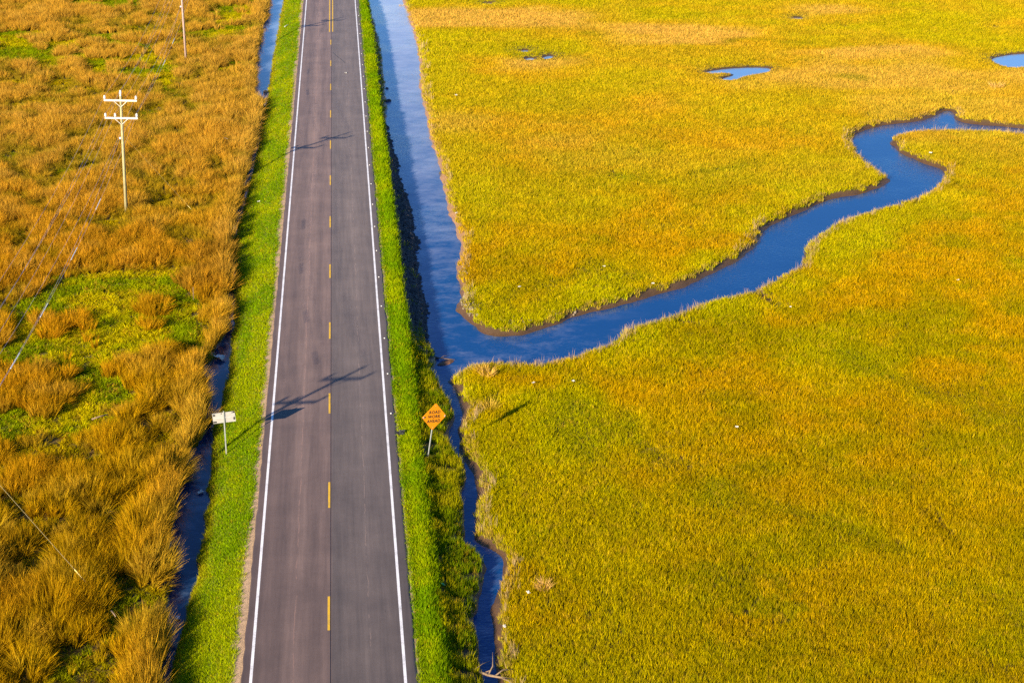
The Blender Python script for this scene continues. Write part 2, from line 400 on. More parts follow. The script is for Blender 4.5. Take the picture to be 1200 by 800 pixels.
M = {
    'ground': ground_mat(), 'asphalt': asphalt_mat(),
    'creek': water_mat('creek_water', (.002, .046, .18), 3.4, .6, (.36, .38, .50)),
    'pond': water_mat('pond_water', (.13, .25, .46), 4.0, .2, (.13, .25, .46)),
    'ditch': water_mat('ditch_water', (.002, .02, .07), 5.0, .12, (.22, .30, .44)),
    'white_paint': paint_mat('white_road_paint', (.80, .78, .80)), 'yellow_paint': paint_mat('yellow_road_paint', (.72, .42, .01)),
    'marsh': blade_mat('marsh_grass', base=(.72, .95, .6)), 'reed': blade_mat('reed_grass', tip=(1.08, 1.0, 1.0), base=(.70, .86, .55), trans=.3),
    'verge': blade_mat('verge_grass', base=(.85, .8, .8), trans=.4), 'herb': blade_mat('low_plants', base=(.85, .8, .8), trans=.4),
    'rock': simple_mat('dark_rock', (.075, .07, .072), .85, .3, 5, bump=.6), 'shell': simple_mat('pale_rubble', (.24, .19, .13), .85, .25, 5, bump=.5),
    'wood': simple_mat('weathered_pole_wood', (.38, .34, .17), .85, .16, 5), 'wood_far': simple_mat('brown_pole_wood', (.42, .29, .24), .85, .16, 5),
    'arm': simple_mat('bleached_crossarm', (.72, .66, .56), .8, .08, 5), 'porcelain': simple_mat('white_porcelain', (.82, .82, .82), .3, .04),
    'wire': simple_mat('grey_wire', (.36, .29, .33), .6, .1), 'strand': simple_mat('steel_strand', (.34, .27, .10), .45, .1),
    'guard': simple_mat('yellow_guard', (.75, .62, .22), .5, .05), 'marker_white': simple_mat('white_plastic', (.80, .78, .76), .5, .05),
    'galv': simple_mat('galvanised_steel', (.33, .35, .33), .5, .12, 9, metal=.15), 'aluminium': simple_mat('bare_aluminium', (.40, .385, .36), .55, .12, 3, metal=.1),
    'black': simple_mat('black_film', (.012, .012, .014), .6, .1), 'orange': simple_mat('orange_sheeting', (.85, .29, .003), .5, .05, 2),
    'bolt': simple_mat('bolt_steel', (.42, .40, .38), .5, .1), 'litter': simple_mat('white_litter', (.55, .53, .48), .6, .06),
    'litter_blue': simple_mat('blue_litter', (.08, .35, .50), .4, .1), 'litter_green': simple_mat('green_bottle', (.02, .22, .08), .2, .1),
    'branch': simple_mat('bleached_branch', (.25, .17, .10), .85, .25, 8), 'rubber': simple_mat('dark_rubber', (.025, .028, .026), .8, .2),
    'tar': simple_mat('tar', (.03, .03, .033), .6, .15), 'weed': simple_mat('rusty_wrack', (.22, .10, .05), .9, .3, 9, bump=.5),
    'reflect': simple_mat('amber_reflector', (.75, .20, .12), .3, .05),
}

# ------------------------------------------------------------------ object helpers
def tag(o, label=None, cat=None, group=None, kind=None):
    if label: o['label'] = label
    if cat: o['category'] = cat
    if group: o['group'] = group
    if kind: o['kind'] = kind
    return o
def mesh_obj(name, verts, faces, mat, parent=None, smooth=False):
    me = bpy.data.meshes.new(name); me.from_pydata([tuple(v) for v in verts], [], [tuple(f) for f in faces])
    me.update()
    if smooth: me.shade_smooth()
    me.materials.append(mat)
    o = bpy.data.objects.new(name, me); COL.objects.link(o)
    if parent: o.parent = parent
    return o
def bm_obj(name, bm, mat, parent=None, smooth=False):
    bmesh.ops.recalc_face_normals(bm, faces=bm.faces)
    me = bpy.data.meshes.new(name); bm.to_mesh(me); bm.free()
    if smooth: me.shade_smooth()
    me.materials.append(mat)
    o = bpy.data.objects.new(name, me); COL.objects.link(o)
    if parent: o.parent = parent
    return o
def empty(name, loc, rot=(0, 0, 0)):
    o = bpy.data.objects.new(name, None); COL.objects.link(o); o.location = loc; o.rotation_euler = rot
    o.empty_display_size = .3
    return o
def bm_box(bm, c, s, bevel=0.0, rot=None):
    r = bmesh.ops.create_cube(bm, size=1.0)
    vs_ = r['verts']
    mt = Matrix.Translation(c) @ (rot.to_4x4() if rot else Matrix.Identity(4)) @ Matrix.Diagonal((*s, 1))
    bmesh.ops.transform(bm, matrix=mt, verts=vs_)
    if bevel:
        bmesh.ops.bevel(bm, geom=list({e for v in vs_ for e in v.link_edges}), offset=bevel, segments=1, affect='EDGES')
def bm_tube(bm, pts, rad, seg=8, caps=True):
    pts = [Vector(p) for p in pts]; rings = []
    if not isinstance(rad, (list, tuple)): rad = [rad] * len(pts)
    for i, p in enumerate(pts):
        d = (pts[min(i + 1, len(pts) - 1)] - pts[max(i - 1, 0)]).normalized()
        u = d.cross(Vector((0, 0, 1)) if abs(d.z) < .9 else Vector((1, 0, 0))).normalized(); w = d.cross(u)
        rings.append([bm.verts.new(p + (u * math.cos(a) + w * math.sin(a)) * rad[i]) for a in [2 * math.pi * k / seg for k in range(seg)]])
    for a, b in zip(rings, rings[1:]):
        for k in range(seg):
            bm.faces.new((a[k], a[(k + 1) % seg], b[(k + 1) % seg], b[k]))
    if caps:
        bm.faces.new(rings[0]); bm.faces.new(list(reversed(rings[-1])))
def tube_obj(name, pts, rad, mat, parent=None, seg=8):
    bm = bmesh.new(); bm_tube(bm, pts, rad, seg); return bm_obj(name, bm, mat, parent, smooth=seg > 6)
def lathe(bm, prof, seg=10, loc=(0, 0, 0)):
    rings = [[bm.verts.new((loc[0] + r * math.cos(2 * math.pi * k / seg), loc[1] + r * math.sin(2 * math.pi * k / seg), loc[2] + z)) for k in range(seg)] for r, z in prof]
    for a, b in zip(rings, rings[1:]):
        for k in range(seg): bm.faces.new((a[k], a[(k + 1) % seg], b[(k + 1) % seg], b[k]))
    bm.faces.new(rings[0]); bm.faces.new(list(reversed(rings[-1])))

# ------------------------------------------------------------------ ground sheet
idx = np.arange(NX * NY).reshape(NX, NY)
quads = np.stack([idx[:-1, :-1], idx[1:, :-1], idx[1:, 1:], idx[:-1, 1:]], -1).reshape(-1, 4)
V = np.stack([MX, MY, Z], -1).reshape(-1, 3)
def np_mesh(name, V, Q):
    me = bpy.data.meshes.new(name)
    me.vertices.add(len(V)); me.vertices.foreach_set('co', V.astype(np.float32).ravel())
    me.loops.add(Q.size); me.loops.foreach_set('vertex_index', Q.astype(np.int32).ravel())
    me.polygons.add(len(Q)); me.polygons.foreach_set('loop_start', np.arange(0, Q.size, Q.shape[1], dtype=np.int32))
    me.update(calc_edges=True)
    return me
gm = np_mesh('ground', V, quads)
gm.shade_smooth()
# soil colours of the regions
soil = np.array([.065, .043, .008]); mud = np.array([.088, .047, .022]); sandy = np.array([.42, .28, .18]); thatch = np.array([.16, .095, .010])
vsoil = np.array([.15, .17, .004]); wetmud = np.array([.06, .045, .035])
n1 = fbm(MX, MY, 6, 41, 3); n2 = fbm(MX, MY, 1.2, 42, 2)
gc = np.zeros((NX, NY, 3)); gc[:] = thatch
gc = lerp3(gc, np.broadcast_to(soil, gc.shape), sstep(.4, .65, n1))
farg = np.array([.30, .20, .02])
gc = lerp3(gc, np.broadcast_to(farg, gc.shape), np.maximum(sstep(225, 262, MY), sstep(12, 30, np.abs(lateral(MX, MY)) - depth(MX, MY) * 600 / FPX)))
wetness = np.maximum.reduce([1 - sstep(.1, .55, SD_C), 1 - sstep(.05, .5, SD_D), 1 - sstep(0, .5, SD_P), (1 - sstep(-.1, .3, SD_G)) * .5])
gc = lerp3(gc, np.broadcast_to(mud, gc.shape), np.maximum.reduce([1 - sstep(.5, 1.1, SD_C), 1 - sstep(.2, .8, SD_D), 1 - sstep(0, .6, SD_P), 1 - sstep(0, .5, SD_G)]))
# the canal's far bank is a paler, sandier mud
pale = (1 - sstep(.3, 1.3, SD_C)) * sstep(7.5, 9.5, MX) * sstep(105, 125, MY) * (1 - sstep(16, 20, MX))
gc = lerp3(gc, np.broadcast_to(np.array([.36, .20, .10]), gc.shape), pale * .8)
gc = lerp3(gc, np.broadcast_to(vsoil, gc.shape), ((MX > -6.9) & (MX < 5.6) & (np.minimum(SD_C, SD_D) > .4)).astype(float))
gw = .18 + .32 * fbm(MX, MY, 2.2, 51, 3) + .16 * sstep(90, 60, MY)
gc = lerp3(gc, np.broadcast_to(sandy, gc.shape), ((MX < -3.8) & (MX > -3.94 - gw)).astype(float))
gw2 = .02 + .16 * fbm(MX, MY, 2.5, 52, 3)
gc = lerp3(gc, np.broadcast_to(sandy, gc.shape), ((MX > 3.8) & (MX < 4.0 + gw2)).astype(float))
def add_attr(me, name, typ, data, dom='POINT'):
    a = me.attributes.new(name, typ, dom)
    a.data.foreach_set('vector' if typ == 'FLOAT_VECTOR' else ('color' if typ == 'FLOAT_COLOR' else 'value'), np.ascontiguousarray(data, dtype=np.int32 if typ == 'INT' else np.float32).ravel())
add_attr(gm, 'gcol', 'FLOAT_COLOR', np.concatenate([gc.reshape(-1, 3), np.ones((NX * NY, 1))], 1))
add_attr(gm, 'wet', 'FLOAT', wetness.reshape(-1))
gm.materials.append(M['ground'])
ground = bpy.data.objects.new('ground', gm); COL.objects.link(ground)
tag(ground, 'flat marsh ground with muddy creek banks and road embankment', 'ground', kind='structure')

# ------------------------------------------------------------------ water
def water(name, x0, x1, y0, y1, z, mat, label):
    n = 40; m_ = 80
    vs_ = [(x0 + (x1 - x0) * i / n, y0 + (y1 - y0) * j / m_, z) for i in range(n + 1) for j in range(m_ + 1)]
    fs = [(i * (m_ + 1) + j, (i + 1) * (m_ + 1) + j, (i + 1) * (m_ + 1) + j + 1, i * (m_ + 1) + j + 1) for i in range(n) for j in range(m_)]
    return tag(mesh_obj(name, vs_, fs, mat), label, 'water', kind='structure')
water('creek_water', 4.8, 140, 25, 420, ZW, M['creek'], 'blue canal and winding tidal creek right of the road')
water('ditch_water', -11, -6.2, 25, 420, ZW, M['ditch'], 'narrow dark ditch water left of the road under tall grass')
def poly_water(name, poly, label):
    p = np.array(poly); c = p.mean(0); p = c + (p - c) * 1.25
    p = np.array([c + (q - c) for q in p])
    x0, y0 = p.min(0); x1, y1 = p.max(0)
    vs_ = [(x0, y0, -1.02), (x1, y0, -1.02), (x1, y1, -1.02), (x0, y1, -1.02)]
    return tag(mesh_obj(name, vs_, [(0, 1, 2, 3)], M['pond']), label, 'water', kind='structure')
poly_water('pond_water', POND_A, 'small bright pond in the far marsh above the creek')
poly_water('pond_water', POND_B, 'pond cut by the right edge of the photo')
for P, l in zip(PUD, ['upper of the three shallow puddles in far marsh', 'lower left of the three shallow puddles in far marsh', 'right of the three shallow puddles in far marsh',
                      'thin puddle near the top edge of the marsh', 'tiny puddle at the top edge right of the canal']):
    poly_water('puddle_water', P, l)

# ------------------------------------------------------------------ road
def strip(name, profile, y0, y1, step, mat, parent=None, jit=0.0):
    n = int((y1 - y0) / step); verts = []; faces = []; k = len(profile); rr = random.Random(3)
    for j in range(n + 1):
        y = y0 + (y1 - y0) * j / n
        jl, jr = rr.uniform(-jit, jit), rr.uniform(-jit, jit)
        for i, (x, z) in enumerate(profile):
            verts.append((x + (jl if i < 3 else jr if i >= k - 3 else 0), y, z))
    for j in range(n):
        for i in range(k - 1):
            a = j * k + i; faces.append((a, a + 1, a + k + 1, a + k))
    return mesh_obj(name, verts, faces, mat, parent)
road = strip('road', [(-3.96, -.14), (-3.93, -.012), (-3.88, 0), (-1.8, .018), (.075, .026), (.085, .004), (.112, .004), (.122, .022), (1.9, .016), (3.92, 0), (3.98, -.012), (4.0, -.14)],
             -60, 900, .8, M['asphalt'], jit=.035)
tag(road, 'two lane grey asphalt road running straight away', 'road', kind='structure')
def zr(x): return float(np.interp(x, [-3.88, -1.8, .1, 1.9, 3.92], [0, .018, .026, .016, 0])) + .004
def road_line(name, x, w, y0, y1, mat, n=1):
    vs_ = []; n = max(1, int((y1 - y0) / 8)) if n else 1
    for j in range(n + 1):
        y = y0 + (y1 - y0) * j / n
        vs_ += [(x - w / 2, y, zr(x - w / 2)), (x + w / 2, y, zr(x + w / 2))]
    return mesh_obj(name, vs_, [(2 * j, 2 * j + 1, 2 * j + 3, 2 * j + 2) for j in range(n)], mat, road)
road_line('edge_line', -3.51, .135, -60, 900, M['white_paint'])
road_line('edge_line', 3.47, .135, -60, 900, M['white_paint'])
for k in range(-5, 12):
    road_line('centre_dash', 0.0, .115, 65.76 - 1.52 + 12.17 * k, 65.76 + 1.52 + 12.17 * k, M['yellow_paint'], 0)
for x in (-.17, .24):
    road_line('centre_line', x, .15, 206.2, 900, M['yellow_paint'])
ck = [at(390, 62), at(395, 66.5), at(400, 70), at(404.5, 74)]
mesh_obj('sealed_crack', [(p[0] + s * .03, p[1], zr(p[0]) + .001) for p in ck for s in (-1, 1)], [(0, 1, 3, 2), (2, 3, 5, 4), (4, 5, 7, 6)], M['tar'], road)

# ------------------------------------------------------------------ grass: tuft meshes instanced as "stuff"
def tuft_mesh(name, n, h, w, spread, lean, seed, mat, hv=.35, wind=(0.0, 0.0), seg=3):
    r = np.random.RandomState(seed); vs_ = []; fs = []; bt = []; br = []
    for b in range(n):
        a = r.rand() * 2 * math.pi; d = spread * math.sqrt(r.rand())
        bx, by = math.cos(a) * d, math.sin(a) * d
        hh = h * (1 - hv * r.rand()); a2 = a + r.uniform(-.9, .9)
        ln = lean * hh * (.35 + .9 * r.rand())
        lx, ly = math.cos(a2) * ln + wind[0] * hh, math.sin(a2) * ln + wind[1] * hh
        fa = r.rand() * math.pi; px_, py_ = math.cos(fa), math.sin(fa)
        ww = w * (.7 + .6 * r.rand()); rv = r.rand(); base = len(vs_)
        for s in range(seg + 1):
            t = s / seg; hw = ww * .5 * (1 - t ** 1.6) if s < seg else 0
            cx, cy, cz = bx + lx * t * t, by + ly * t * t, hh * (t - .18 * lean * t * t)
            if s < seg:
                vs_ += [(cx - px_ * hw, cy - py_ * hw, cz), (cx + px_ * hw, cy + py_ * hw, cz)]; bt += [t, t]; br += [rv, rv]
            else:
                vs_.append((cx, cy, cz)); bt.append(1.0); br.append(rv)
        for s in range(seg - 1):
            i = base + 2 * s; fs.append((i, i + 1, i + 3, i + 2))
        i = base + 2 * (seg - 1); fs.append((i, i + 1, i + 2))
    me = bpy.data.meshes.new(name); me.from_pydata(vs_, [], fs); me.update(); me.shade_smooth()
    add_attr(me, 'bt', 'FLOAT', bt); add_attr(me, 'br', 'FLOAT', br)
    me.materials.append(mat)
    return me
def rock_mesh(name, seed, mat, flat=.7):
    r = random.Random(seed); bm = bmesh.new(); bmesh.ops.create_icosphere(bm, subdivisions=1, radius=.5)
    for v in bm.verts:
        v.co *= r.uniform(.72, 1.2); v.co.z *= flat
    me = bpy.data.meshes.new(name); bm.to_mesh(me); bm.free(); me.materials.append(mat)
    return me
def source(name, meshes):
    c = bpy.data.collections.new(name)
    for i, me in enumerate(meshes):
        c.objects.link(bpy.data.objects.new('%s_%02d' % (name, i), me))
    return c
def scatter(name, P, rot, scl, pick, col, coll, label, cat):
    me = bpy.data.meshes.new(name); n = len(P)
    me.vertices.add(n); me.vertices.foreach_set('co', np.ascontiguousarray(P, np.float32).ravel())
    add_attr(me, 'rot', 'FLOAT_VECTOR', rot); add_attr(me, 'scl', 'FLOAT_VECTOR', scl)
    add_attr(me, 'pick', 'INT', pick); add_attr(me, 'col', 'FLOAT_VECTOR', col)
    o = bpy.data.objects.new(name, me); COL.objects.link(o)
    g = bpy.data.node_groups.new(name, 'GeometryNodeTree')
    g.interface.new_socket('Geometry', in_out='INPUT', socket_type='NodeSocketGeometry')
    g.interface.new_socket('Geometry', in_out='OUTPUT', socket_type='NodeSocketGeometry')
    N, L = g.nodes, g.links
    gi, go = N.new('NodeGroupInput'), N.new('NodeGroupOutput')
    ci = N.new('GeometryNodeCollectionInfo'); ci.inputs['Collection'].default_value = coll
    ci.inputs['Separate Children'].default_value = True; ci.inputs['Reset Children'].default_value = True
    ip = N.new('GeometryNodeInstanceOnPoints'); ip.inputs['Pick Instance'].default_value = True
    def na(nm, ty):
        a = N.new('GeometryNodeInputNamedAttribute'); a.data_type = ty; a.inputs['Name'].default_value = nm
        return [s for s in a.outputs if s.enabled and s.name == 'Attribute'][0]
    L.new(gi.outputs[0], ip.inputs['Points']); L.new(ci.outputs[0], ip.inputs['Instance'])
    L.new(na('pick', 'INT'), ip.inputs['Instance Index'])
    L.new(na('rot', 'FLOAT_VECTOR'), ip.inputs['Rotation']); L.new(na('scl', 'FLOAT_VECTOR'), ip.inputs['Scale'])
    L.new(ip.outputs[0], go.inputs[0])
    md = o.modifiers.new('scatter', 'NODES'); md.node_group = g
    tag(o, label, cat, kind='stuff')
    return o

def jitter_points(x0, x1, y0, y1, s0, power=.75, zref=70.0):
    """jittered grid whose spacing grows with distance"""
    out = []; sp = []
    y = y0
    while y < y1:
        zc = depth(0, y); s = s0 * (zc / zref) ** power
        xx = np.arange(x0, x1, s); xx = xx + (RS.rand(len(xx)) - .5) * s * 1.5
        yy = y + (RS.rand(len(xx)) - .5) * s * 1.5
        out.append(np.stack([xx, yy], 1)); sp.append(np.full(len(xx), s / s0)); y += s
    P = np.concatenate(out); S = np.concatenate(sp)
    m = in_view(P[:, 0], P[:, 1])
    return P[m, 0], P[m, 1], S[m]
def rand_rot(n, tilt=.12):
    return np.stack([(RS.rand(n) - .5) * 2 * tilt, (RS.rand(n) - .5) * 2 * tilt, RS.rand(n) * 2 * math.pi], 1)
def tilt_rot(tx, ty, jit=.1):
    '''random spin about z, then a lean towards world (tx, ty)'''
    n = len(tx); tx = tx + (RS.rand(n) - .5) * 2 * jit; ty = ty + (RS.rand(n) - .5) * 2 * jit
    ang = np.hypot(tx, ty) + 1e-6; ax, ay = -ty / ang, tx / ang        # rotation axis in the plane
    c, s_, sp = np.cos(ang), np.sin(ang), RS.rand(n) * 2 * math.pi
    R = np.zeros((n, 3, 3))
    R[:, 0, 0] = c + ax * ax * (1 - c); R[:, 0, 1] = ax * ay * (1 - c); R[:, 0, 2] = ay * s_
    R[:, 1, 0] = ax * ay * (1 - c); R[:, 1, 1] = c + ay * ay * (1 - c); R[:, 1, 2] = -ax * s_
    R[:, 2, 0] = -ay * s_; R[:, 2, 1] = ax * s_; R[:, 2, 2] = c
    S = np.zeros((n, 3, 3)); S[:, 0, 0] = np.cos(sp); S[:, 0, 1] = -np.sin(sp); S[:, 1, 0] = np.sin(sp); S[:, 1, 1] = np.cos(sp); S[:, 2, 2] = 1
    Q = R @ S
    return np.stack([np.arctan2(Q[:, 2, 1], Q[:, 2, 2]), np.arcsin(np.clip(-Q[:, 2, 0], -1, 1)), np.arctan2(Q[:, 1, 0], Q[:, 0, 0])], 1)
def C3(*v): return np.array(v, float)

marsh_src = source('marsh_tuft', [tuft_mesh('marsh_tuft', 18, .38, .022, .12, .34, 100 + i, M['marsh'], hv=.5) for i in range(6)]
                   + [tuft_mesh('stalk_tuft', 7, .85, .016, .14, .18, 130 + i, M['marsh'], hv=.5) for i in range(3)])
reed_src = source('reed_tuft', [tuft_mesh('reed_tuft', 48, 1.55, .027, .17, .27, 200 + i, M['reed'], hv=.5, seg=4) for i in range(6)])
verge_src = source('verge_tuft', [tuft_mesh('verge_tuft', 16, .15, .022, .12, .7, 300 + i, M['verge'], hv=.6) for i in range(5)])
herb_src = source('herb_tuft', [tuft_mesh('herb_tuft', 18, .30, .045, .16, .9, 400 + i, M['herb'], hv=.6) for i in range(5)])

# ---- right-hand marsh
x, y, s = jitter_points(5.2, 112, 52, 262, .155, .72)
sc, sp_, sg = samp(SD_C, x, y), samp(SD_P, x, y), samp(SD_G, x, y)
mu = samp(MUD, x, y); rnd = RS.rand(len(x))
nn = fbm(x, y, .9, 71, 2)
edge = .18 + .40 * mu + (nn - .5) * .8
keep = (sc > edge) & (sp_ > .3) & (sg > -.12 + .5 * (rnd - .5))
# land on the road side of the stream / canal belongs to the bank plants below
roadside = x < 9.0
keep &= ~(roadside & (samp(NCX, x, y) < 0) & (sc < 5))
thin = sstep(.62, .80, fbm(x, y, 7, 73, 3)) * sstep(.35, .6, fbm(x, y, 1.0, 74, 2))
dk = px_poly(-.8, (825, 655), (880, 668), (935, 690), (950, 720), (910, 735), (860, 715), (825, 690))
thin = np.maximum(thin, .75 * poly_mask(dk, x, y) * sstep(.40, .60, fbm(x, y, .8, 75, 2)))
keep &= rnd > thin * np.where(poly_mask(dk, x, y), .5, .25)
x, y, s, sc, mu = x[keep], y[keep], s[keep], sc[keep], mu[keep]
n = len(x)
gold, olive, tan, lime, rust = C3(.60, .335, .002), C3(.41, .31, .001), C3(.64, .36, .03), C3(.49, .43, .001), C3(.50, .23, .002)
A = fbm(x, y, 10, 81, 4) * .5 + fbm(x, y, 3.2, 80, 3) * .5; B = fbm(x + .35 * y, y, 9, 82, 3); Cn = fbm(x * .55, y * .9, 13, 83, 3); D = fbm(x, y, 1.3, 84, 2)
col = lerp3(np.broadcast_to(gold, (n, 3)), np.broadcast_to(olive, (n, 3)), sstep(.36, .62, A))
col = lerp3(col, np.broadcast_to(rust, (n, 3)), sstep(.55, .78, B) * .35)
near_w = np.maximum((1 - sstep(1.0, 8.0, sc)), .75 * (1 - sstep(14, 26, x + (y - 60) * .05)) * (1 - sstep(92, 105, y))) * sstep(.25, .6, fbm(x, y, 5, 85, 3))
G_ = fbm(x, y, 11, 88, 3)
col = lerp3(col, np.broadcast_to(lime, (n, 3)), np.clip(near_w * .75 + sstep(.48, .68, G_) * .45, 0, .85))
farm = sstep(130, 200, y)
col = lerp3(col, np.broadcast_to(C3(.72, .42, .02), (n, 3)), sstep(95, 190, y) * .6)
col = lerp3(col, np.broadcast_to(C3(.76, .43, .08), (n, 3)), farm * sstep(.50, .66, Cn) * .9)
col = lerp3(col, np.broadcast_to(lime, (n, 3)), farm * sstep(.52, .34, Cn) * .6)
speck = RS.rand(n)
dkm = poly_mask(dk, x + (fbm(x, y, 2, 76, 2) - .5) * 3, y + (fbm(x, y, 2, 77, 2) - .5) * 3)
col = lerp3(col, np.broadcast_to(C3(.24, .23, .002), (n, 3)), dkm * sstep(.35, .6, fbm(x, y, 1.0, 75, 2)) * .6)
dl = np.full(n, 99.0)
for L_ in ([(560, 360), (700, 300), (760, 330)], [(820, 560), (930, 600), (1010, 640), (1100, 690), (1200, 720)], [(700, 500), (790, 540), (850, 590)], [(640, 200), (760, 215), (900, 190)],
           [(1000, 420), (1090, 470), (1200, 490)], [(680, 40), (800, 52), (900, 50), (1010, 60)], [(980, 90), (1060, 105), (1110, 112)], [(640, 480), (690, 520), (700, 600)]):
    q_ = [at(a_, b_, ZM)[:2] for a_, b_ in L_]
    wx_, wy_ = x + (fbm(x, y, 6, 78, 2) - .5) * 6, y + (fbm(x, y, 6, 79, 2) - .5) * 6
    for a_, b_ in zip(q_, q_[1:]):
        e_ = b_ - a_; t_ = np.clip(((wx_ - a_[0]) * e_[0] + (wy_ - a_[1]) * e_[1]) / (e_ @ e_), 0, 1)
        dl = np.minimum(dl, np.hypot(wx_ - a_[0] - t_ * e_[0], wy_ - a_[1] - t_ * e_[1]))
dlm = (1 - sstep(.1, 1.8, dl)) * sstep(.40, .58, fbm(x, y, 4, 87, 2))
col = lerp3(col, np.broadcast_to(C3(.24, .24, .002), (n, 3)), dlm * .42)
br_ = sstep(84, 64, y) * sstep(22, 30, x)
col = lerp3(col, np.broadcast_to(olive, (n, 3)), np.clip(br_ * .2 + .38 * sstep(98, 66, y), 0, .5))
col = lerp3(col, np.broadcast_to(tan, (n, 3)), (speck > .93) * .45)
col = lerp3(col, np.broadcast_to(C3(.12, .17, .006), (n, 3)), ((speck < .15) & (D > .45)) * .4)
col = col * (.82 + .36 * D[:, None]) * (.80 + .4 * RS.rand(n, 1))
pf = sstep(.2, 4.0, samp(SD_P, x, y))
hgt = (.35 + .65 * pf) * (1 - .3 * dlm) * (.70 + .5 * fbm(x, y, 3.0, 86, 3) + .25 * D) * (.75 + .25 * sstep(0, 1.0, sc)) * (.85 + .3 * RS.rand(n))
wid = s * (.9 + .3 * RS.rand(n))
scl = np.stack([wid, wid, hgt * (1 + .12 * (s - 1))], 1)
pick = RS.randint(0, 6, n)
# pale flowering stalks along the near shores
st = (sc < 1.0) & (mu < .35) & (RS.rand(n) < .16)
pick[st] = 6 + RS.randint(0, 3, st.sum()); col[st] = C3(.58, .36, .22) * (.8 + .4 * RS.rand(st.sum(), 1))
pink = (sc < .75) & (RS.rand(n) < .35); col[pink] = lerp3(col[pink], np.broadcast_to(C3(.52, .30, .10), (pink.sum(), 3)), np.full(pink.sum(), .6))
zz = samp(Z, x, y) - .02
scatter('marsh_grass', np.stack([x, y, zz], 1), rand_rot(n, .16), scl, pick, col, marsh_src, 'golden green marsh grass covering the flats right of the road', 'grass')
print('marsh', n)

# ---- left-hand tall grass
x, y, s = jitter_points(-70, -6.5, 50, 262, .33, .38)
sdd = samp(SD_D, x, y)
right_edge = np.interp(y, dy[::-1], dr[::-1]); wdt = np.interp(y, dy[::-1], dw[::-1])
left_edge = right_edge - wdt
west = x < left_edge - .12
inside = clearing(x, y) & (x < left_edge - 2.0)
def reed_field(x, y): return fbm(x, y * .75, 2.6, 91, 2) * .52 + vnoise(x, y * .8, 1.15, 90) * .36 + fbm(x, y * .7, 6.0, 92, 2) * .32
cl = reed_field(x, y)
rim = 1 - sstep(.0, 2.2, left_edge - x)
clump = cl + rim * .12
sh = .16 * sstep(98, 128, y) * (1 - .35 * sstep(165, 190, y)) - .06 * (1 - sstep(70, 95, y))
dens = .05 + .95 * sstep(.49, .60, clump + sh)
pin = np.where(inside, sstep(.70, .76, clump), dens)
keep = west & (RS.rand(len(x)) < pin) & (sdd > .05)
hx = x[keep]; hy = y[keep]; hs = s[keep]; hc = clump[keep]; hin = inside[keep]; hrim = rim[keep]; n = len(hx)
h = np.clip(.32 + (2.0 - .7 * sstep(100, 130, hy)) * (hc - .48) + .10 * hrim + .12 * sstep(100, 130, hy), .24, 1.05) * (1 - .3 * hrim * sstep(165, 180, hy)) * (.82 + .34 * RS.rand(n))
h = np.where(hin, np.clip(h, .45, .72), h)
wd = hs * (.85 + .35 * RS.rand(n)) * np.clip(h + .25, .6, 1.1)
ora, bro, yel, pnk, grn = C3(.50, .25, .007), C3(.34, .17, .010), C3(.47, .28, .004), C3(.57, .34, .05), C3(.24, .22, .003)
A = fbm(hx, hy, 7, 93, 3); B = fbm(hx, hy, 1.6, 94, 2); Cn = fbm(hx, hy, 12, 95, 3)
col = lerp3(np.broadcast_to(ora, (n, 3)), np.broadcast_to(bro, (n, 3)), sstep(.45, .75, A))
nearf = 1 - sstep(75, 115, hy)
col = lerp3(col, np.broadcast_to(yel, (n, 3)), sstep(.45, .7, Cn) * .5 + nearf * .35)
col = lerp3(col, np.broadcast_to(pnk, (n, 3)), np.clip(sstep(.50, .75, B) * .35 + hrim * .35 + sstep(105, 170, hy) * .55, 0, .85))
col = lerp3(col, np.broadcast_to(grn, (n, 3)), np.clip(sstep(.62, .48, hc) * .55 + nearf * .22 * sstep(.35, .6, B), 0, 1))
fq = sstep(100, 150, hy)[:, None]
col = col * (.62 + .18 * fq + (.70 - .34 * fq) * RS.rand(n, 1))
scl = np.stack([wd, wd, h * 1.12], 1)
e_ = .35
gx_, gy_ = reed_field(hx - e_, hy) - reed_field(hx + e_, hy), reed_field(hx, hy - e_) - reed_field(hx, hy + e_)
tx = np.clip(gx_ * 2.6, -.55, .55) + .10 + .25 * (vnoise(hx, hy, 9, 98) - .4) + .25 * hrim; ty = np.clip(gy_ * 2.6, -.55, .55) + .04 + .25 * (vnoise(hx, hy, 8, 99) - .5)
scatter('tall_reed_grass', np.stack([hx, hy, samp(Z, hx, hy) - .03], 1), tilt_rot(tx, ty, .12), scl, RS.randint(0, 6, n), col, reed_src,
        'tall orange brown reed grass in tussocks left of the ditch', 'grass')
print('reeds', n)
# low green plants in the clearings and gaps
gapm = west & (sdd > .05) & (inside | (RS.rand(len(x)) < (1 - dens) * .9))
x2, y2, s2, in2 = x[gapm], y[gapm], s[gapm], inside[gapm]
rep = 3
x2 = np.repeat(x2, rep) + (RS.rand(len(x2) * rep) - .5) * .5; y2 = np.repeat(y2, rep) + (RS.rand(len(y2) * rep) - .5) * .5
s2 = np.repeat(s2, rep); in2 = np.repeat(in2, rep); n = len(x2)
A = fbm(x2, y2, 3.5, 96, 3); B = fbm(x2, y2, .9, 97, 2)
col = lerp3(np.broadcast_to(C3(.24, .31, .002), (n, 3)), np.broadcast_to(C3(.52, .45, .003), (n, 3)), sstep(.36, .60, A))
col = lerp3(col, np.broadcast_to(C3(.46, .26, .02), (n, 3)), (RS.rand(n) > .90) * .7)
col = np.where(in2[:, None], col, col * C3(.85, .75, .9)) * (.75 + .5 * B[:, None])
hh = (.5 + 1.3 * B) * np.where(in2, 1.0, .8)
